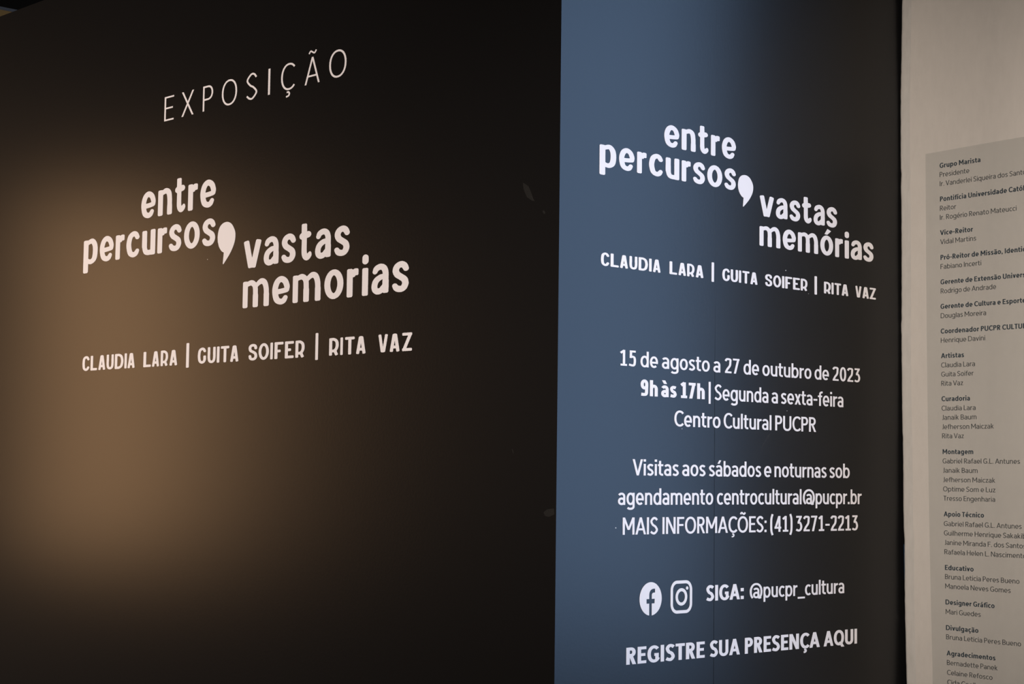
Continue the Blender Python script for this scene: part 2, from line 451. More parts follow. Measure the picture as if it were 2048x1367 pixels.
def cdt_union(quads):
    vs, fs = [], []
    for q in quads:
        a = sum(q[i][0]*q[(i+1) % len(q)][1]-q[(i+1) % len(q)][0]*q[i][1] for i in range(len(q)))
        if abs(a) < 1e-7: continue
        if a < 0: q = q[::-1]
        k = len(vs); vs += [Vector((x, y)) for x, y in q]; fs.append(list(range(k, k+len(q))))
    ov, oe, of, _, _, _ = delaunay_2d_cdt(vs, [], fs, 0, 1e-5)
    Q = [[(vs[i].x, vs[i].y) for i in f] for f in fs]
    def inside(p, q):
        c = False
        for i in range(len(q)):
            (ax, ay), (bx, by) = q[i], q[(i+1) % len(q)]
            if (ay > p[1]) != (by > p[1]) and p[0] < (bx-ax)*(p[1]-ay)/(by-ay)+ax: c = not c
        return c
    tris = []
    for f in of:
        c = (sum(ov[i].x for i in f)/3, sum(ov[i].y for i in f)/3)
        if any(inside(c, q) for q in Q): tris.append(tuple(f))
    cnt = {}
    for f in tris:
        for i in range(len(f)):
            a, b = f[i], f[(i+1) % len(f)]
            cnt[(a, b)] = 1
    bd = [(a, b) for (a, b) in cnt if (b, a) not in cnt]
    return [(v.x, v.y) for v in ov], tris, bd

SANS = {}
def sans_glyph(ch, t):
    if (ch, t) not in SANS:
        q, w, l, r = sans(ch, t)
        SANS[(ch, t)] = (cdt_union(q), w, l, r)
    return SANS[(ch, t)]

# ---- B: rounded lettering from capsule chains melted together on a grid
def sdf_glyph(chains, boxes=(), polys=(), k=.035, res=.021, an=1.0):
    """chains: lists of (x,y,r); boxes: (x0,y0,x1,y1,halfwidth,corner); returns verts,tris,boundary"""
    chains = [[(x, y/an, r) for x, y, r in c] for c in chains]
    boxes = [(a, b/an, c, d/an, e, f) for a, b, c, d, e, f in boxes]
    polys = [[(x, y/an) for x, y in q] for q in polys]
    xs = [c[0]+s*c[2] for ch in chains for c in ch for s in (-1, 1)]+[b[i]+s*b[4] for b in boxes for i in (0, 2) for s in (-1, 1)]+[p[0] for q in polys for p in q]
    yv = [c[1]+s*c[2] for ch in chains for c in ch for s in (-1, 1)]+[b[i]+s*b[4] for b in boxes for i in (1, 3) for s in (-1, 1)]+[p[1] for q in polys for p in q]
    x0, x1, y0, y1 = min(xs)-.06, max(xs)+.06, min(yv)-.06, max(yv)+.06
    gx = np.arange(x0, x1+res, res); gy = np.arange(y0, y1+res, res)
    Xg, Yg = np.meshgrid(gx, gy)
    F = np.full(Xg.shape, 9.0)
    def smin(a, b):
        hh = np.clip(.5+.5*(b-a)/k, 0, 1)
        return b*(1-hh)+a*hh-k*hh*(1-hh)*.5
    for ch in chains:
        G = np.full(Xg.shape, 9.0)
        if len(ch) == 1: G = np.hypot(Xg-ch[0][0], Yg-ch[0][1])-ch[0][2]
        for (ax, ay, ar), (bx, by, br) in zip(ch[:-1], ch[1:]):
            dx, dy = bx-ax, by-ay; L = dx*dx+dy*dy or 1e-9
            tt = np.clip(((Xg-ax)*dx+(Yg-ay)*dy)/L, 0, 1)
            G = np.minimum(G, np.hypot(Xg-ax-tt*dx, Yg-ay-tt*dy)-(ar+(br-ar)*tt))
        F = smin(F, G)
    for (ax, ay, bx, by, hw, cr) in boxes:
        dx, dy = bx-ax, by-ay; L = math.hypot(dx, dy) or 1e-9; dx /= L; dy /= L
        mx, my = (ax+bx)/2, (ay+by)/2
        px = np.abs((Xg-mx)*dx+(Yg-my)*dy)-(L/2-cr); py = np.abs(-(Xg-mx)*dy+(Yg-my)*dx)-(hw-cr)
        G = np.hypot(np.maximum(px, 0), np.maximum(py, 0))+np.minimum(np.maximum(px, py), 0)-cr
        F = smin(F, G)
    for q in polys:
        P = np.array(q); dist = np.full(Xg.shape, 9.0); ins = np.zeros(Xg.shape, bool)
        for i in range(len(P)):
            ax, ay = P[i]; bx, by = P[(i+1) % len(P)]
            dx, dy = bx-ax, by-ay; L = dx*dx+dy*dy or 1e-9
            tt = np.clip(((Xg-ax)*dx+(Yg-ay)*dy)/L, 0, 1)
            dist = np.minimum(dist, np.hypot(Xg-ax-tt*dx, Yg-ay-tt*dy))
            if by != ay:
                c = ((ay > Yg) != (by > Yg)) & (Xg < (bx-ax)*(Yg-ay)/(by-ay)+ax)
                ins ^= c
        F = smin(F, np.where(ins, -dist, dist))
    # marching squares, inside = F<0 ; segments keep the inside on their left
    seg = {}
    def ek(i, j, e):
        return {0: ('h', i, j), 1: ('v', i+1, j), 2: ('h', i, j+1), 3: ('v', i, j)}[e]
    def pos(key):
        kd, i, j = key
        if kd == 'h':
            a, b = F[j, i], F[j, i+1]; t = a/(a-b); return (gx[i]+t*res, gy[j])
        a, b = F[j, i], F[j+1, i]; t = a/(a-b); return (gx[i], gy[j]+t*res)
    TB = {1: [(0, 3)], 2: [(1, 0)], 3: [(1, 3)], 4: [(2, 1)], 5: [(0, 3), (2, 1)], 6: [(2, 0)], 7: [(2, 3)], 8: [(3, 2)], 9: [(0, 2)],
          10: [(1, 0), (3, 2)], 11: [(1, 2)], 12: [(3, 1)], 13: [(0, 1)], 14: [(3, 0)]}
    I = (F < 0).astype(int)
    C = I[:-1, :-1]+2*I[:-1, 1:]+4*I[1:, 1:]+8*I[1:, :-1]
    for j, i in zip(*np.nonzero((C > 0) & (C < 15))):
        for a, b in TB[int(C[j, i])]: seg[ek(i, j, a)] = ek(i, j, b)
    loops = []
    while seg:
        s0 = next(iter(seg)); lp = [s0]; c = seg.pop(s0)
        while c != s0 and c in seg: lp.append(c); c = seg.pop(c)
        pts = [pos(q) for q in lp]
        def rdp(p, e):
            if len(p) < 3: return p
            a, b = np.array(p[0]), np.array(p[-1]); d = b-a; L = np.hypot(*d) or 1e-9
            ds = [abs(d[0]*(q[1]-a[1])-d[1]*(q[0]-a[0]))/L if L > 1e-6 else math.hypot(q[0]-a[0], q[1]-a[1]) for q in p]
            m = int(np.argmax(ds))
            if ds[m] < e: return [p[0], p[-1]]
            return rdp(p[:m+1], e)[:-1]+rdp(p[m:], e)
        m = len(pts)//2
        pts = rdp(pts[:m+1], .0016)[:-1]+rdp(pts[m:]+[pts[0]], .0016)[:-1]
        pts = [(x, y*an) for x, y in pts]
        if len(pts) > 4: loops.append(pts)
    verts = [p for lp in loops for p in lp]
    sgn = lambda lp: sum(lp[i][0]*lp[(i+1) % len(lp)][1]-lp[(i+1) % len(lp)][0]*lp[i][1] for i in range(len(lp)))
    off, c0 = [], 0
    for lp in loops: off.append(c0); c0 += len(lp)
    s0 = math.copysign(1, sgn(max(loops, key=lambda lp: abs(sgn(lp)))))
    bb = lambda lp: (min(p[0] for p in lp), max(p[0] for p in lp), min(p[1] for p in lp), max(p[1] for p in lp))
    tri = []
    for a, lp in enumerate(loops):
        if sgn(lp)*s0 < 0: continue
        A = bb(lp)
        grp = [a]+[b for b, l2 in enumerate(loops) if sgn(l2)*s0 < 0 and bb(l2)[0] > A[0] and bb(l2)[1] < A[1] and bb(l2)[2] > A[2] and bb(l2)[3] < A[3]]
        ids = [off[g]+i for g in grp for i in range(len(loops[g]))]
        tri += [tuple(ids[i] for i in f) for f in tessellate_polygon([[Vector((x, y, 0)) for x, y in loops[g]] for g in grp])]
    tris = []
    for f in tri:
        a = [verts[i] for i in f]
        ar = (a[1][0]-a[0][0])*(a[2][1]-a[0][1])-(a[2][0]-a[0][0])*(a[1][1]-a[0][1])
        if abs(ar) > 1e-10: tris.append(tuple(f) if ar > 0 else tuple(f[::-1]))
    bd = []; k0 = 0
    for lp in loops:
        n = len(lp)
        ar = sum(lp[i][0]*lp[(i+1) % n][1]-lp[(i+1) % n][0]*lp[i][1] for i in range(n))
        for i in range(n): bd.append((k0+i, k0+(i+1) % n))
        k0 += n
    # make sure the sides face outwards whatever the tracing direction was
    big = max(loops, key=lambda lp: (max(p[0] for p in lp)-min(p[0] for p in lp)))
    ar = sum(big[i][0]*big[(i+1) % len(big)][1]-big[(i+1) % len(big)][0]*big[i][1] for i in range(len(big)))
    if ar < 0: bd = [(b, a) for a, b in bd]
    return verts, tris, bd

def ch_(pts, r): return [(x, y, r) for x, y in catmull(pts, 5)]
def chr_(pts): return [tuple(p) for p in catmull(pts, 5)]
def elch(cx, cy, rx, ry, r, n=26): return [(cx+rx*math.cos(2*math.pi*i/n), cy+ry*math.sin(2*math.pi*i/n), r) for i in range(n+1)]
q9 = .088
def logo(ch):
    r = q9; C, B, Pp = [], [], []
    st = lambda x, y0, y1: B.append((x, y0, x, y1, r, .05))
    if ch == 'e':
        C.append(ch_([(.13, .47), (.30, .485), (.46, .515)], .082))
        C.append(chr_([(.475, .53, .078), (.475, .66, .088), (.41, .85, .092), (.28, .94, .096), (.16, .85, .094), (.095, .64, .092), (.092, .42, .092), (.15, .18, .094), (.27, .095, .092), (.37, .125, .088), (.43, .235, .074)]))
    elif ch == 'o': C.append(elch(.29, .52, .2, .432, .09))
    elif ch == 'n':
        st(.09, 0, .985); C.append(chr_([(.10, .85, .08), (.20, .90, .082), (.31, .94, .092), (.41, .85, .092), (.445, .62, .088), (.45, .4, .088)])); B.append((.45, 0, .45, .4, r, .05))
    elif ch == 'm':
        st(.09, 0, .985); C.append(chr_([(.10, .85, .08), (.20, .90, .08), (.32, .93, .088), (.42, .86, .09), (.47, .72, .09), (.48, .4, .09)])); B.append((.48, 0, .48, .5, .092, .05))
        C.append(chr_([(.50, .80, .07), (.60, .90, .08), (.71, .955, .092), (.82, .88, .094), (.88, .66, .092), (.89, .4, .092)])); B.append((.89, 0, .89, .5, .092, .05))
    elif ch == 'r':
        st(.09, 0, .985); C.append(chr_([(.09, .78, .08), (.18, .86, .08), (.28, .90, .082)])); B.append((.285, .98, .285, .745, .075, .04)); C.append([(.16, .80, .06), (.21, .76, .06)])
    elif ch == 't':
        B.append((.16, 1.31, .16, .9, .085, .045)); C.append(chr_([(.165, 1.1, .085), (.165, .75, .085), (.165, .35, .088), (.19, .18, .092), (.26, .10, .094), (.34, .17, .082), (.365, .24, .055)])); C.append([(.10, .885, .105), (.30, .93, .10)])
    elif ch == 'p':
        st(.09, -.37, .985); C.append(chr_([(.10, .85, .08), (.20, .90, .082), (.33, .94, .09), (.43, .78, .092), (.455, .5, .092), (.42, .2, .092), (.31, .075, .09), (.2, .09, .085), (.13, .14, .08)]))
    elif ch == 'c':
        C.append(chr_([(.415, .80, .082), (.36, .915, .088), (.27, .95, .092), (.15, .85, .092), (.095, .62, .092), (.095, .42, .092), (.15, .18, .092), (.26, .095, .092), (.36, .13, .088), (.42, .24, .072)]))
    elif ch == 'u':
        B.append((.09, .98, .09, .3, r, .05)); C.append(ch_([(.09, .6), (.095, .34), (.14, .15), (.23, .095), (.36, .10), (.40, .12)], .09)); st(.42, 0, 1.0); 
    elif ch == 's':
        C.append(chr_([(.40, .79, .08), (.35, .90, .09), (.26, .95, .092), (.15, .89, .092), (.105, .75, .092), (.15, .61, .092), (.26, .51, .09), (.36, .41, .092), (.385, .26, .092), (.33, .13, .092), (.24, .095, .092), (.14, .13, .09), (.085, .22, .076)]))
    elif ch == 'v': B.append((.085, 1.0, .27, 0, .088, .05)); B.append((.53, 1.0, .33, 0, .088, .05)); C.append([(.27, .095, .09), (.33, .095, .09)])
    elif ch == 'a':
        C.append(chr_([(.105, .79, .078), (.15, .89, .088), (.27, .95, .09), (.38, .90, .09), (.435, .75, .09), (.44, .5, .09), (.44, .2, .09)]))
        B.append((.44, .03, .44, .5, .088, .05)); C.append([(.44, .10, .08), (.49, .065, .03)])
        C.append(chr_([(.40, .60, .075), (.27, .575, .085), (.14, .46, .092), (.092, .30, .092), (.11, .16, .092), (.19, .09, .092), (.30, .12, .088), (.38, .24, .075)]))
    elif ch in 'i': B.append((.10, 0, .10, .955, .088, .045)); C.append([(.10, 1.19, .098), (.10, 1.31, .098)])
    elif ch == 'ó':
        C.append(elch(.29, .52, .2, .432, .09)); Pp.append([(.185, 1.10), (.32, 1.395), (.485, 1.30), (.31, 1.085)])
    elif ch == ',':
        pts = [(285, 620), (300, 480), (340, 370), (410, 298), (505, 272), (590, 310), (650, 400), (685, 500), (690, 600), (675, 720), (630, 860), (570, 990), (500, 1110), (430, 1222), (418, 1210), (438, 955), (380, 925), (322, 830), (292, 720)]
        top, tail = pts[:14], pts[13:]
        sm = catmull([pts[-1]]+pts[:14], 5)[5:]+[(418, 1210), (436, 962)]+catmull([(432, 955), (380, 925), (322, 830), (292, 720)], 5)
        Pp.append([((x-285)/405*.56, 1-(y+.14*(x-505)-272)/940*1.56) for x, y in sm])
    C = [[(x, (.52+(y-.52)*.972 if -.1 < y < 1.05 else y), rr*1.0) for x, y, rr in c] for c in C]; B = [(a, b_1, c_1, d_1, e*1.07, f_1) for a, b_1, c_1, d_1, e, f_1 in B]
    return sdf_glyph(C, B, Pp, k=.03 if ch not in ',ó' else .012, res=.0135, an=1.13)

def caps(ch):
    """rounded condensed capitals, cap height 1"""
    r = .078; c = .045; C, B, Pp = [], [], []
    b = lambda x0, y0, x1, y1: B.append((x0, y0, x1, y1, r, c))
    if ch == 'C': C.append(ch_([(.40, .78), (.33, .90), (.22, .922), (.11, .82), (.078, .6), (.078, .4), (.11, .18), (.22, .078), (.33, .10), (.40, .22)], r))
    elif ch == 'G':
        C.append(ch_([(.42, .78), (.35, .90), (.24, .922), (.12, .82), (.078, .6), (.078, .4), (.12, .18), (.24, .078), (.36, .12), (.42, .25), (.42, .42)], r)); b(.42, .2, .42, .50)
    elif ch == 'L': b(.078, 0, .078, 1); b(0, .078, .44, .078)
    elif ch == 'A': b(.07, 0, .21, .97); b(.41, 0, .27, .97); C.append([(.21, .92, .075), (.27, .92, .075)]); b(.13, .26, .35, .26)
    elif ch == 'U': C.append(ch_([(.078, .7), (.078, .32), (.13, .13), (.25, .078), (.37, .13), (.422, .32), (.422, .7)], r)); b(.078, .5, .078, 1); b(.422, .5, .422, 1)
    elif ch == 'D': b(.078, 0, .078, 1); C.append(ch_([(.1, .922), (.28, .92), (.42, .82), (.48, .6), (.48, .4), (.42, .18), (.28, .08), (.1, .078)], r))
    elif ch == 'I': b(.078, 0, .078, 1)
    elif ch == 'R':
        b(.078, 0, .078, 1); C.append(ch_([(.1, .922), (.25, .92), (.38, .82), (.42, .64), (.40, .44), (.31, .29), (.2, .26), (.1, .26)], r)); b(.29, .3, .41, 0.01)
    elif ch == 'T': b(0, .922, .5, .922); b(.25, 0, .25, .95)
    elif ch == 'S': C.append(ch_([(.41, .74), (.38, .87), (.25, .922), (.12, .87), (.078, .74), (.12, .60), (.25, .52), (.38, .42), (.422, .27), (.38, .13), (.25, .078), (.12, .13), (.085, .26)], r))
    elif ch == 'O': C.append(elch(.30, .5, .222, .422, r))
    elif ch == 'F': b(.078, 0, .078, 1); b(0, .922, .46, .922); b(.05, .47, .32, .47)
    elif ch == 'E': b(.078, 0, .078, 1); b(0, .922, .46, .922); b(.05, .50, .32, .50); b(0, .078, .46, .078)
    elif ch == 'V': b(.07, 1, .22, .02); b(.45, 1, .30, .02); C.append([(.22, .08, .075), (.30, .08, .075)])
    elif ch == 'Z': b(0, .922, .48, .922); b(0, .078, .48, .078); b(.40, .93, .09, .07)
    elif ch == '|': B.append((.07, -.2, .07, 1.36, .07, .04))
    return sdf_glyph(C, B, Pp, k=.02, res=.016)

MESH = {}
def glyph_mesh(font, ch, t=0):
    key = (font, ch, t)
    if key not in MESH:
        if font == 'logo': v, tr_, bd = logo(ch)
        elif font == 'caps': v, tr_, bd = caps(ch)
        else: v, tr_, bd = sans_glyph(ch, t)[0]
        x0 = min(p[0] for p in v); x1 = max(p[0] for p in v)
        v = [(x-x0, y) for x, y in v]
        MESH[key] = (extrude_tris('letter', v, tr_, bd), x1-x0, x0)
    return MESH[key]

TH = .0005
class Line:
    """a line of cut letters on a wall plane: base = image points on its baseline, top = (x, y) of its height"""
    def __init__(s, plane, base, top, label, name='lettering', root=None, cat='lettering', out=.0002):
        s.P = PL[plane]; s.b = base; s.out = out
        x0, y0 = base[0]
        if len(base) > 1: s.slope = (base[1][1]-y0)/(base[1][0]-x0)
        else:
            u, z = s.P.hit(x0, y0)
            p = s.P.pt(u+.1, z)-CAM
            px = W/2+FPX*p.dot(RT)/p.dot(FW); py = H/2-FPX*p.dot(UP)/p.dot(FW)
            s.slope = (py-y0)/(px-x0)
        s.h = s.P.hit(*top)[1]-s.P.hit(top[0], s.y(top[0]))[1]
        if root is None:
            root = bpy.data.objects.new(name, None); COL.objects.link(root)
            u, z = s.at(base[0][0])
            root.location = s.P.pt(u, z, out)
            root.empty_display_size = .05
            tag(root, label, cat, None)
        s.root = root
    def y(s, x): return s.b[0][1]+s.slope*(x-s.b[0][0])
    def at(s, x): return s.P.hit(x, s.y(x))
    def place(s, me, u, z, sx, sy, name='letter', m=M_WHITE):
        if not me.materials: me.materials.append(m)
        o = bpy.data.objects.new(name, me); COL.objects.link(o)
        o.parent = s.root
        q = s.P.pt(u, z, s.out)-s.root.location
        rot = Matrix((s.P.d, Z, s.P.n)).transposed().to_4x4()
        o.matrix_local = Matrix.Translation(q) @ rot @ Matrix.Diagonal((sx, sy, TH, 1))
        return o
    def boxed(s, font, text, ext, ox, sc, t=0, hs=None):
        for ch, (a, b) in zip(text, ext):
            xa, xb = ox+a/sc, ox+b/sc
            (ua, za), (ub, zb) = s.at(xa), s.at(xb)
            me, w, _ = glyph_mesh(font, ch, t)
            nm = 'divider_bar' if ch == '|' else ('comma' if ch == ',' else 'letter')
            s.place(me, ua, (za+zb)/2, (ub-ua)/w, s.h, nm)
    def word(s, text, xa, xb, t, track=0.0, hs=1.0):
        (ua, za), (ub, zb) = s.at(xa), s.at(xb)
        adv = [0]; pos = []; x = 0; prev = None
        for i, ch in enumerate(text):
            _, w, l, r = sans_glyph(ch, t)
            if i: x += l+track
            pos.append(x); x += w
            if i < len(text)-1: x += r
        # actual ink bounds
        m0, w0, x0 = glyph_mesh('sans', text[0], t); m1, w1, x1 = glyph_mesh('sans', text[-1], t)
        lo, hi = pos[0]+x0, pos[-1]+x1+w1
        k = (ub-ua)/(hi-lo)
        for ch, px in zip(text, pos):
            me, w, x0 = glyph_mesh('sans', ch, t)
            f = (px+x0-lo)/(hi-lo)
            s.place(me, ua+(px+x0-lo)*k, za+(zb-za)*f, k, s.h*hs, 'divider_bar' if ch == '|' else 'letter')

# ------------------------------------------------------------------ left wall lettering
c1 = (150, 6.0235)
ln = Line(1, [(329.1, 243.0), (637.4, 164.1)], (329.7, 194.8), 'thin widely spaced white capitals EXPOSIÇÃO at the top of the brown wall')
ln.boxed('sans', 'EXPOSIÇÃO', [(140, 230), (308, 425), (515, 612), (700, 847), (940, 1045), (1152, 1170), (1278, 1413), (1510, 1655), (1747, 1915)], 300, 4.876, .07)

title1 = Line(1, [(349, 426.8)], (349, 374.4), 'large rounded white title entre percursos, vastas memorias on the brown left wall')
title1.boxed('logo', 'entre', [(797, 968), (999, 1168), (1202, 1328), (1361, 1475), (1508, 1694)], *c1)
ln = Line(1, [(276, 513.0)], (306.9, 457.8), '', root=title1.root)
ln.boxed('logo', 'percursos', [(102, 270), (297, 462), (487, 592), (617, 773), (806, 965), (992, 1104), (1131, 1279), (1312, 1500), (1533, 1688)], *c1)
lc = Line(1, [(453, 497.5)], (453, 443.8), '', root=title1.root); lc.boxed('logo', ',', [(1717, 1930)], *c1)
ln = Line(1, [(504.3, 534.9)], (492.6, 482.0), '', root=title1.root)
ln.boxed('logo', 'vastas', [(95, 287), (318, 482), (515, 670), (710, 848), (887, 1060), (1100, 1267)], 470, 5.535)
ln = Line(1, [(489.5, 616.1), (729.3, 591.3)], (488, 562.8), '', root=title1.root)
ln.boxed('logo', 'memorias', [(85, 375), (411, 603), (638, 947), (988, 1198), (1237, 1364), (1405, 1473), (1511, 1700), (1741, 1922)], 470, 5.535)

ln = Line(1, [(181.6, 740.6), (823.6, 700.8)], (183.7, 711.2), 'row of white capitals with three artist names split by bars, brown left wall')
ln.boxed('caps', 'CLAUDIALARA|GUITA', [(87, 168), (182, 258), (275, 353), (369, 452), (466, 566), (579, 605), (617, 698), (800, 888), (903, 984), (1003, 1088), (1108, 1195), (1301, 1333), (1437, 1533), (1552, 1645), (1660, 1690), (1706, 1803), (1818, 1912)], 150, 5.851)
ln.boxed('caps', 'SOIFER|RITAVAZ', [(97, 196), (212, 328), (345, 373), (392, 493), (511, 611), (631, 734), (858, 888), (1015, 1122), (1142, 1170), (1195, 1303), (1323, 1429), (1575, 1680), (1706, 1815), (1846, 1957)], 480, 5.689)

# ------------------------------------------------------------------ centre face lettering
title2 = Line(2, [(1396, 305.3)], (1423.8, 268.9), 'rounded white title entre percursos, vastas memórias with an accent, on the centre face')
title2.boxed('logo', 'entre', [(949, 1139), (1171, 1350), (1382, 1513), (1546, 1657), (1687, 1865)], 1180, 6.4)
ln = Line(2, [(1278.1, 346.1), (1367.5, 362.5)], (1276, 302.2), '', root=title2.root)
ln.boxed('logo', 'percursos', [(120, 332), (370, 566), (600, 720), (753, 929), (966, 1140), (1171, 1285), (1318, 1468), (1499, 1690), (1720, 1863)], 1180, 6.4)
ln = Line(2, [(1490, 391.0)], (1490, 350.2), '', root=title2.root); ln.boxed('logo', ',', [(100, 294)], 1460, 6.4)
ln = Line(2, [(1533.4, 433.1)], (1523.3, 390.5), '', root=title2.root)
ln.boxed('logo', 'vastas', [(380, 558), (586, 734), (762, 896), (921, 1042), (1069, 1211), (1235, 1368)], 1460, 6.4)
ln = Line(2, [(1523, 491.3), (1693.3, 516.7)], (1521.7, 451.3), '', root=title2.root)
ln.boxed('logo', 'memórias', [(376, 643), (674, 840), (868, 1126), (1155, 1318), (1345, 1442), (1467, 1521), (1545, 1685), (1706, 1834)], 1460, 6.4)

ln = Line(2, [(1221.4, 532.9), (1751.1, 599)], (1223.3, 506.7), 'row of white capitals with three artist names split by bars, centre face')
ln.boxed('caps', 'CLAUDIALARA|GU', [(82, 197), (218, 332), (353, 461), (484, 595), (614, 743), (762, 797), (818, 921), (1050, 1156), (1178, 1280), (1299, 1402), (1423, 1527), (1645, 1678), (1797, 1900), (1915, 2017)], 1190, 7.062)
ln.boxed('caps', 'ITASOIFER|RITAVAZ', [(54, 84), (103, 200), (217, 314), (424, 522), (538, 648), (663, 695), (708, 803), (818, 912), (927, 1020), (1122, 1155), (1256, 1350), (1362, 1390), (1405, 1495), (1507, 1597), (1700, 1783), (1800, 1887), (1902, 1986)], 1470, 7.062)

RG, BD = .130, .183
def a_(v): return 1220+v/6.835
def b_(v): return 1480+v/6.835
def c_(v): return 1240+v/4.096
def words(ln, ws):
    for w in ws: ln.word(w[0], w[1], w[2], w[3] if len(w) > 3 else RG)
ln = Line(2, [(1246.3, 730.8), (1670.2, 760.9)], (1265, 700.6), 'white line giving the dates, 15 de agosto a 27 de outubro de 2023')
words(ln, [('15', a_(133), a_(352)), ('de', a_(415), a_(652)), ('agosto', a_(708), a_(1360)), ('a', a_(1412), a_(1505)), ('27', a_(1565), a_(1766)),
           ('de', b_(47), b_(257)), ('outubro', b_(305), b_(973)), ('de', b_(1018), b_(1213)), ('2023', b_(1262), b_(1640))])
ln = Line(2, [(1301.9, 791.9), (1685.6, 813.9)], (1301.6, 759.7), 'white line with bold hours 9h às 17h, then Segunda a sexta-feira')
words(ln, [('9h', a_(417), a_(650), BD), ('às', a_(698), a_(908), BD), ('17h', a_(958), a_(1292), BD), ('|', a_(1347), a_(1373)),
           ('Segunda', a_(1428), b_(385)), ('a', b_(430), b_(515)), ('sexta-feira', b_(560), b_(1410))])
ln = Line(2, [(1388.3, 853.4), (1619.7, 862.9)], (1551.7, 830.4), 'short white line naming the cultural centre, third below the artist names')
words(ln, [('Centro', a_(878), a_(1507)), ('Cultural', a_(1553), b_(427)), ('PUCPR', b_(480), b_(1037))])
ln = Line(2, [(1289.5, 950.3), (1689.2, 955.3)], (1267, 917.6), 'white line reading Visitas aos sábados e noturnas sob')
words(ln, [('Visitas', a_(307), a_(938)), ('aos', a_(985), a_(1303)), ('sábados', a_(1352), b_(287)), ('e', b_(328), b_(425)), ('noturnas', b_(470), b_(1182)), ('sob', b_(1223), b_(1497))])
ln = Line(2, [(1290.2, 1008.9), (1717, 1007.5)], (1319, 975.9), 'white line starting agendamento, followed by an email address')
words(ln, [('agendamento', a_(107), a_(1407)), ('centrocultural', a_(1460), b_(838)), ('@', b_(858), b_(1020)), ('pucpr.br', b_(1032), b_(1660))])
ln = Line(2, [(1246.3, 1068.8), (1696.5, 1060.2)], (1246.3, 1034.3), 'white line MAIS INFORMAÇÕES with a telephone number')
words(ln, [('MAIS', a_(172), a_(652)), ('INFORMAÇÕES:', a_(715), b_(360)), ('(41)', b_(412), b_(715)), ('3271-2213', b_(762), b_(1610))])
ln = Line(2, [(1434.1, 1200.1), (1639.2, 1188.1)], (1434.1, 1169.0), 'white line with bold SIGA and a social media handle, right of the two icons')
words(ln, [('SIGA:', c_(705), c_(1012), BD), ('@', c_(1062), c_(1165)), ('pucpr', c_(1175), c_(1452)), ('_', c_(1455), c_(1513)), ('cultura', c_(1515), c_(1835))])
ln = Line(2, [(1252.2, 1328.7), (1710, 1286.3)], (1252.2, 1294.8), 'bold white capitals REGISTRE SUA PRESENÇA AQUI, lowest line of the centre face')
words(ln, [('REGISTRE', c_(50), c_(692), BD), ('SUA', c_(735), c_(980), BD), ('PRESENÇA', c_(1022), c_(1635), BD), ('AQUI', c_(1668), c_(1940), BD)])

# ---- the two round-cornered icons
def icon(xa, xb, ya, yb, xm):
    (ua, _), (ub, _) = PL2.hit(xa, (ya+yb)/2), PL2.hit(xb, (ya+yb)/2)
    z1, z0 = PL2.hit(xm, ya)[1], PL2.hit(xm, yb)[1]
    return ua, ub, z0, z1
def flat_obj(name, geo, ua, z0, w, hgt, parent=None, m=M_WHITE):
    v, tr_, bd = geo
    me = extrude_tris(name, v, tr_, bd)
    me.materials.append(m)
    o = bpy.data.objects.new(name, me); COL.objects.link(o)
    rot = Matrix((d2, Z, n2)).transposed().to_4x4()
    mw = Matrix.Translation(PL2.pt(ua, z0, .0002)) @ rot @ Matrix.Diagonal((w, hgt, TH, 1))
    if parent:
        o.parent = parent; o.matrix_local = parent.matrix_world.inverted() @ mw
    else: o.matrix_world = mw
    return o
def poly_minus(outer, holes):
    vs = [Vector(p) for p in outer]; edges = [(i, (i+1) % len(outer)) for i in range(len(outer))]
    for hl in holes:
        k = len(vs); vs += [Vector(p) for p in hl]; edges += [(k+i, k+(i+1) % len(hl)) for i in range(len(hl))]
    ov, oe, of, _, _, _ = delaunay_2d_cdt(vs, edges, [], 0, 1e-6)
    def ins(p, q):
        c = False
        for i in range(len(q)):
            (ax, ay), (bx, by) = q[i], q[(i+1) % len(q)]
            if (ay > p[1]) != (by > p[1]) and p[0] < (bx-ax)*(p[1]-ay)/(by-ay)+ax: c = not c
        return c
    tris = []
    for f in of:
        c = (sum(ov[i].x for i in f)/3, sum(ov[i].y for i in f)/3)
        if ins(c, outer) and not any(ins(c, hl) for hl in holes): tris.append(tuple(f))
    cnt = {(f[i], f[(i+1) % 3]) for f in tris for i in range(3)}
    bd = [(a, b) for (a, b) in cnt if (b, a) not in cnt]
    return [(v.x, v.y) for v in ov], tris, bd
circ = lambda cx, cy, rx, ry, n=48: [(cx+rx*math.cos(2*math.pi*i/n), cy+ry*math.sin(2*math.pi*i/n)) for i in range(n)]
ua, ub, z0, z1 = icon(1278.9, 1323.0, 1163.4, 1230.2, 1301)
fo = [(.43, -.1), (.43, .36), (.31, .36), (.31, .497), (.43, .497), (.43, .62)]+[(.43+.175*(1-math.cos(a)), .62+.175*math.sin(a)) for a in [R(x) for x in (18, 36, 54, 72)]]+[(.62, .80), (.70, .797), (.70, .683), (.65, .683), (.585, .67), (.555, .63), (.553, .497), (.685, .497), (.68, .36), (.553, .36), (.553, -.1)]
ic1 = flat_obj('round_icon', poly_minus(circ(.5, .5, .5, .5), [fo]), ua, z0, ub-ua, z1-z0)
tag(ic1, 'round solid white icon with a cut-out lower-case f, left of the pair', 'icon')
ua, ub, z0, z1 = icon(1341.0, 1383.9, 1160.0, 1225.8, 1362)
def rrect(x0, y0, x1, y1, r, n=8):
    p = []
    for cx, cy, a0 in ((x1-r, y1-r, 0), (x0+r, y1-r, 90), (x0+r, y0+r, 180), (x1-r, y0+r, 270)):
        for i in range(n+1): a = R(a0+90*i/n); p.append((cx+r*math.cos(a), cy+r*math.sin(a)))
    return p
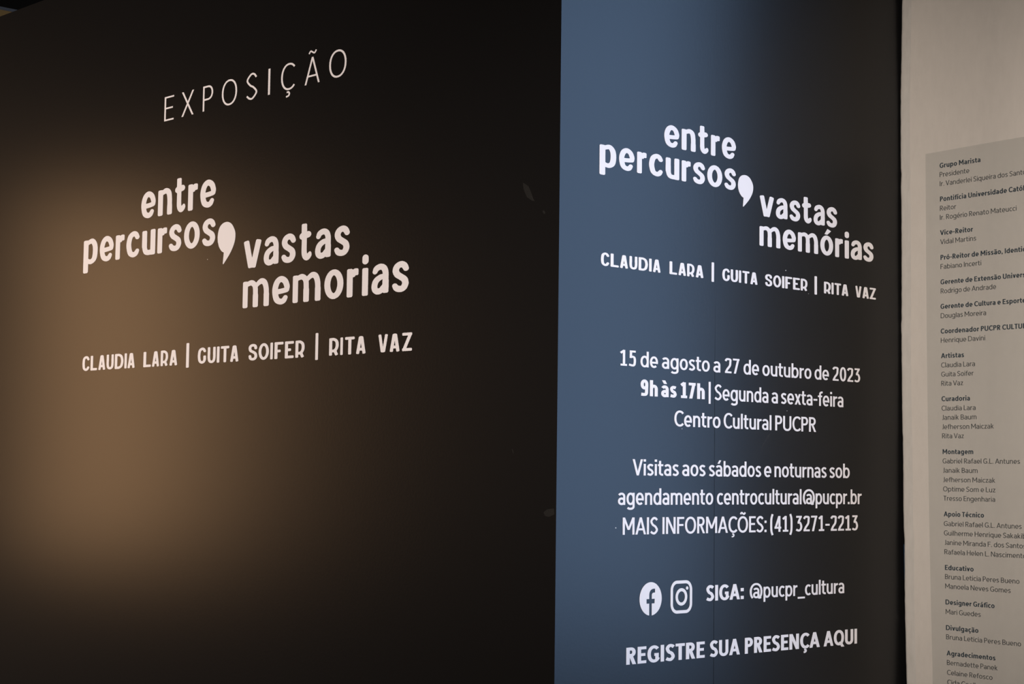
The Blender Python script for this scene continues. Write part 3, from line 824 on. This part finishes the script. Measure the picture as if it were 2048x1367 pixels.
ic2 = flat_obj('camera_icon', poly_minus(rrect(0, 0, 1, 1, .29), [rrect(.105, .095, .895, .905, .19)]), ua, z0, ub-ua, z1-z0)
tag(ic2, 'white outlined camera icon with rounded corners, right of the round icon', 'icon')
bpy.context.view_layer.update()
du, dz = ub-ua, z1-z0
flat_obj('lens_ring', poly_minus(circ(.5, .5, .27, .265), [circ(.5, .5, .165, .17)]), ua, z0, du, dz, ic2)
flat_obj('lens_dot', poly_minus(circ(.765, .76, .055, .052, 20), []), ua, z0, du, dz, ic2)

# ------------------------------------------------------------------ credits sheet on the white wall
fe = [(308, 1851.5), (450, 1852.3), (690, 1854), (880, 1856.5), (1080, 1859.6), (1300, 1864.6), (1367, 1866), (1480, 1869)]
us_, zs_ = PL3.hit(1851.5, 307.9)
vs = []; fs = []
UR = L3-.01
lv = [(PL3.hit(float(np.interp(y, [a[0] for a in fe], [a[1] for a in fe])), y)) for y in range(308, 1481, 60)]
lv.append((lv[-1][0], .75))
for i, (u, z) in enumerate(lv):
    zr = zs_+.006 if i == 0 else z
    for uu, zq in ((u, z), (u+.25, z+(.004 if i == 0 else 0)), (UR, zr)):
        vs += [PL3.pt(uu, zq, .0009), PL3.pt(uu, zq, .0003)]
n = len(lv)
for i in range(n-1):
    for c in (0, 2):
        a = i*6+c; b = a+6
        fs += [(a, b, b+2, a+2), (a+1, a+3, b+3, b+1)]
    a = i*6; fs.append((a, a+1, a+7, a+6)); a = i*6+4; fs.append((a, a+6, a+7, a+1))
fs += [(0, 2, 3, 1), (2, 4, 5, 3)]; a = (n-1)*6; fs += [(a, a+1, a+3, a+2), (a+2, a+3, a+5, a+4)]
sheet = link('credits_sheet', new_mesh('credits_sheet', vs, fs), M_FILM)
tag(sheet, 'frosted grey film with printed exhibition credits on the off-white wall', 'poster')

CAPH = 9.75
def credit(text, ref, x0, x1, yb, bold):
    """ref = the leading words whose ends x0..x1 were measured; the text runs on at the same scale"""
    t = .165 if bold else .108
    u0, z = PL3.hit(x0, yb); u1 = None
    p = PL3.pt(u0+.1, z)-CAM
    sl = ((H/2-FPX*p.dot(UP)/p.dot(FW))-yb)/((W/2+FPX*p.dot(RT)/p.dot(FW))-x0)
    u1 = PL3.hit(x1, yb+sl*(x1-x0))[0]
    hgt = PL3.hit(x0, yb-CAPH)[1]-z
    def lay(s):
        x = 0; out = []
        for i, ch in enumerate(s):
            if ch == ' ': x += .21; continue
            _, w, l, r = sans_glyph(ch, t)
            if i: x += l+.012
            out.append((ch, x)); x += w+r
        return out, x-sans_glyph(s[-1], t)[3]
    pos, _ = lay(text); _, wref = lay(ref)
    k = (u1-u0)/wref
    V, F = [], []
    O3, Dd, Nn = PL3.pt(u0, z, .0010), PL3.d, PL3.n
    for ch, px in pos:
        (v, tr_, bd), _, _, _ = sans_glyph(ch, t)
        b = len(V)
        V += [O3+Dd*((px+x)*k)+Z*(y*hgt) for x, y in v]
        F += [tuple(b+i for i in f) for f in tr_]
    o = link('heading_line' if bold else 'text_line', new_mesh('text_line', V, F), M_INK if bold else M_INK2, sheet)
    if bold: o['label'] = 'bold slate heading'
Acr, Bcr, Ccr, Dcr, Ecr = (270, 5.944), (440, 5.466), (640, 5.466), (880, 5.466), (1110, 5.32)
CR = [(Acr, 1, 'Grupo Marista', '', 593, 1078, 392), (Acr, 0, 'Presidente', '', 593, 945, 500), (Acr, 0, 'Ir. Vanderlei Siqueira dos Santos', 'Ir. Vanderlei Siqueira dos', 595, 1403, 608),
      (Acr, 1, 'Pontifícia Universidade Católica', 'Pontifícia Universidade', 597, 1392, 790), (Acr, 0, 'Reitor', '', 597, 790, 900), (Acr, 0, 'Ir. Rogério Renato Mateucci', '', 597, 1507, 1008),
      (Acr, 1, 'Vice-Reitor', '', 598, 990, 1190), (Acr, 0, 'Vidal Martins', '', 600, 1027, 1298),
      (Bcr, 1, 'Pró-Reitor de Missão, Identidade', 'Pró-Reitor de Missão,', 555, 1235, 435), (Bcr, 0, 'Fabiano Incerti', '', 555, 1000, 535),
      (Bcr, 1, 'Gerente de Extensão Universitária', 'Gerente de Extensão', 555, 1215, 703), (Bcr, 0, 'Rodrigo de Andrade', '', 557, 1162, 802),
      (Bcr, 1, 'Gerente de Cultura e Esporte', 'Gerente de Cultura e', 555, 1213, 970), (Bcr, 0, 'Douglas Moreira', '', 557, 1053, 1072),
      (Bcr, 1, 'Coordenador PUCPR CULTURA', 'Coordenador PUCPR', 557, 1210, 1240), (Bcr, 0, 'Henrique Davini', '', 558, 1042, 1340),
      (Ccr, 1, 'Artistas', '', 560, 812, 415), (Ccr, 0, 'Claudia Lara', '', 562, 932, 517), (Ccr, 0, 'Guita Soifer', '', 563, 918, 617), (Ccr, 0, 'Rita Vaz', '', 563, 802, 717),
      (Ccr, 1, 'Curadoria', '', 566, 876, 885), (Ccr, 0, 'Claudia Lara', '', 567, 938, 988), (Ccr, 0, 'Janaik Baum', '', 570, 948, 1088), (Ccr, 0, 'Jefherson Maiczak', '', 570, 1137, 1190), (Ccr, 0, 'Rita Vaz', '', 573, 810, 1290),
      (Dcr, 1, 'Montagem', '', 578, 913, 150), (Dcr, 0, 'Gabriel Rafael G.L. Antunes', '', 578, 1425, 252), (Dcr, 0, 'Janaik Baum', '', 580, 960, 353), (Dcr, 0, 'Jefherson Maiczak', '', 582, 1152, 455),
      (Dcr, 0, 'Optime Som e Luz', '', 583, 1155, 557), (Dcr, 0, 'Tresso Engenharia', '', 587, 1152, 658), (Dcr, 1, 'Apoio Técnico', '', 590, 1030, 830), (Dcr, 0, 'Gabriel Rafael G.L. Antunes', '', 592, 1443, 935),
      (Dcr, 0, 'Guilherme Henrique Sakakibara', 'Guilherme Henrique', 593, 1218, 1037), (Dcr, 0, 'Janine Miranda F. dos Santos', 'Janine Miranda F. dos', 597, 1250, 1140), (Dcr, 0, 'Rafaela Helen L. Nascimento', 'Rafaela Helen L.', 598, 1085, 1243),
      (Ecr, 1, 'Educativo', '', 587, 892, 153), (Ecr, 0, 'Bruna Leticia Peres Bueno', '', 588, 1380, 250), (Ecr, 0, 'Manoela Neves Gomes', '', 590, 1287, 350),
      (Ecr, 1, 'Designer Gráfico', '', 593, 1115, 520), (Ecr, 0, 'Mari Guedes', '', 595, 968, 622), (Ecr, 1, 'Divulgação', '', 598, 943, 792), (Ecr, 0, 'Bruna Leticia Peres Bueno', '', 600, 1397, 890),
      (Ecr, 1, 'Agradecimentos', '', 605, 1125, 1062), (Ecr, 0, 'Bernadette Panek', '', 608, 1147, 1163), (Ecr, 0, 'Celaine Refosco', '', 610, 1093, 1268), (Ecr, 0, 'Cida Coelho', 'Cida', 612, 742, 1371)]
for (oy, sc), bold, text, ref, xa, xb, yb in CR:
    credit(text, ref or text, 1780+xa/sc, 1780+xb/sc, oy+yb/sc, bold)

# ------------------------------------------------------------------ wear on the dark faces
def mark(name, plane, pts, m, parent, out=.00015):
    P = PL[plane]
    vs = [P.pt(*P.hit(x, y), out) for x, y in pts]
    c = sum(vs, Vector())/len(vs)
    vs.append(c+P.n*.0002)
    n = len(pts)
    fs = [(i, (i+1) % n, n) for i in range(n)]
    o = link(name, new_mesh(name, vs, fs), m, parent)
    return o
def sliver(x0, y0, x1, y1, w):
    dx, dy = x1-x0, y1-y0; l = math.hypot(dx, dy); nx, ny = -dy/l*w/2, dx/l*w/2
    return [(x0, y0), (x0+dx*.3+nx, y0+dy*.3+ny), (x0+dx*.7+nx, y0+dy*.7+ny), (x1, y1), (x0+dx*.7-nx, y0+dy*.7-ny), (x0+dx*.3-nx, y0+dy*.3-ny)]
mark('scuff_mark', 1, [(1046, 365), (1057, 372), (1061, 381), (1064, 389), (1067, 399), (1070, 402), (1064, 401), (1054, 394), (1050, 385), (1047, 377)], M_SCUFF, wl1)
mark('scuff_mark', 1, sliver(1024, 896, 1027, 907, 1.6), M_SCUFF, wl1)
mark('scuff_mark', 1, [(1087, 1024), (1094, 1018), (1108, 1016), (1109, 1028), (1098, 1033), (1090, 1031)], M_SCUFF, wl1)
mark('scuff_mark', 1, sliver(1086, 420, 1090, 428, 4), M_SCUFF, wl1)
mark('scuff_mark', 2, sliver(1541, 864, 1518, 903, 3), M_SCUFF, backing)
mark('scuff_mark', 2, sliver(1531, 878, 1543, 880, 2), M_SCUFF, backing)
mark('scuff_mark', 2, sliver(1788, 1219, 1798, 1240, 4), M_SCUFF, backing)
for pl, x, y, s in ((2, 1571.5, 540.5, 1.1), (2, 1231.5, 1055, 1.3), (2, 1601, 956.5, .8), (2, 1364, 857, .8), (2, 1574, 821, .8), (1, 415, 518.5, .8), (2, 1617, 587, .7)):
    mark('dust_speck', pl, [(x+s*math.cos(a), y+s*math.sin(a)) for a in (0, 1.05, 2.1, 3.14, 4.2, 5.2)], M_DUST, wl1 if pl == 1 else backing)
# scraps caught in the joint between the dark board and the white wall
def strip(name, xa, ya, xb, yb, w, m, label, cat):
    u0, z0 = PL2.hit(xa, ya); u1, z1 = PL2.hit(xb, yb)
    vs = []
    for z, u in ((z0, u0), ((z0+z1)/2, (u0+u1)/2), (z1, u1)):
        for du_ in (0, w):
            for o_ in (.0004, .0012): vs.append(PL2.pt(u+du_, z, o_))
    fs = []
    for k in (0, 4):
        fs += [(k+1, k+3, k+7, k+5)[::-1], (k, k+2, k+6, k+4), (k, k+1, k+5, k+4), (k+2, k+3, k+7, k+6)[::-1]]
    fs += [(0, 1, 3, 2), (8, 9, 11, 10)[::-1]]
    tag(link(name, new_mesh(name, vs, fs), m), label, cat)
strip('tape_strip', 1807.3, 1088, 1808.3, 1158, .03, M_BLUE, 'thin blue tape strip showing in the joint beside the white wall', 'tape')
strip('paint_chip', 1800.9, 179, 1801.1, 191, .02, M_RUST, 'tiny rust coloured chip in the joint high beside the white wall', 'paint chip')
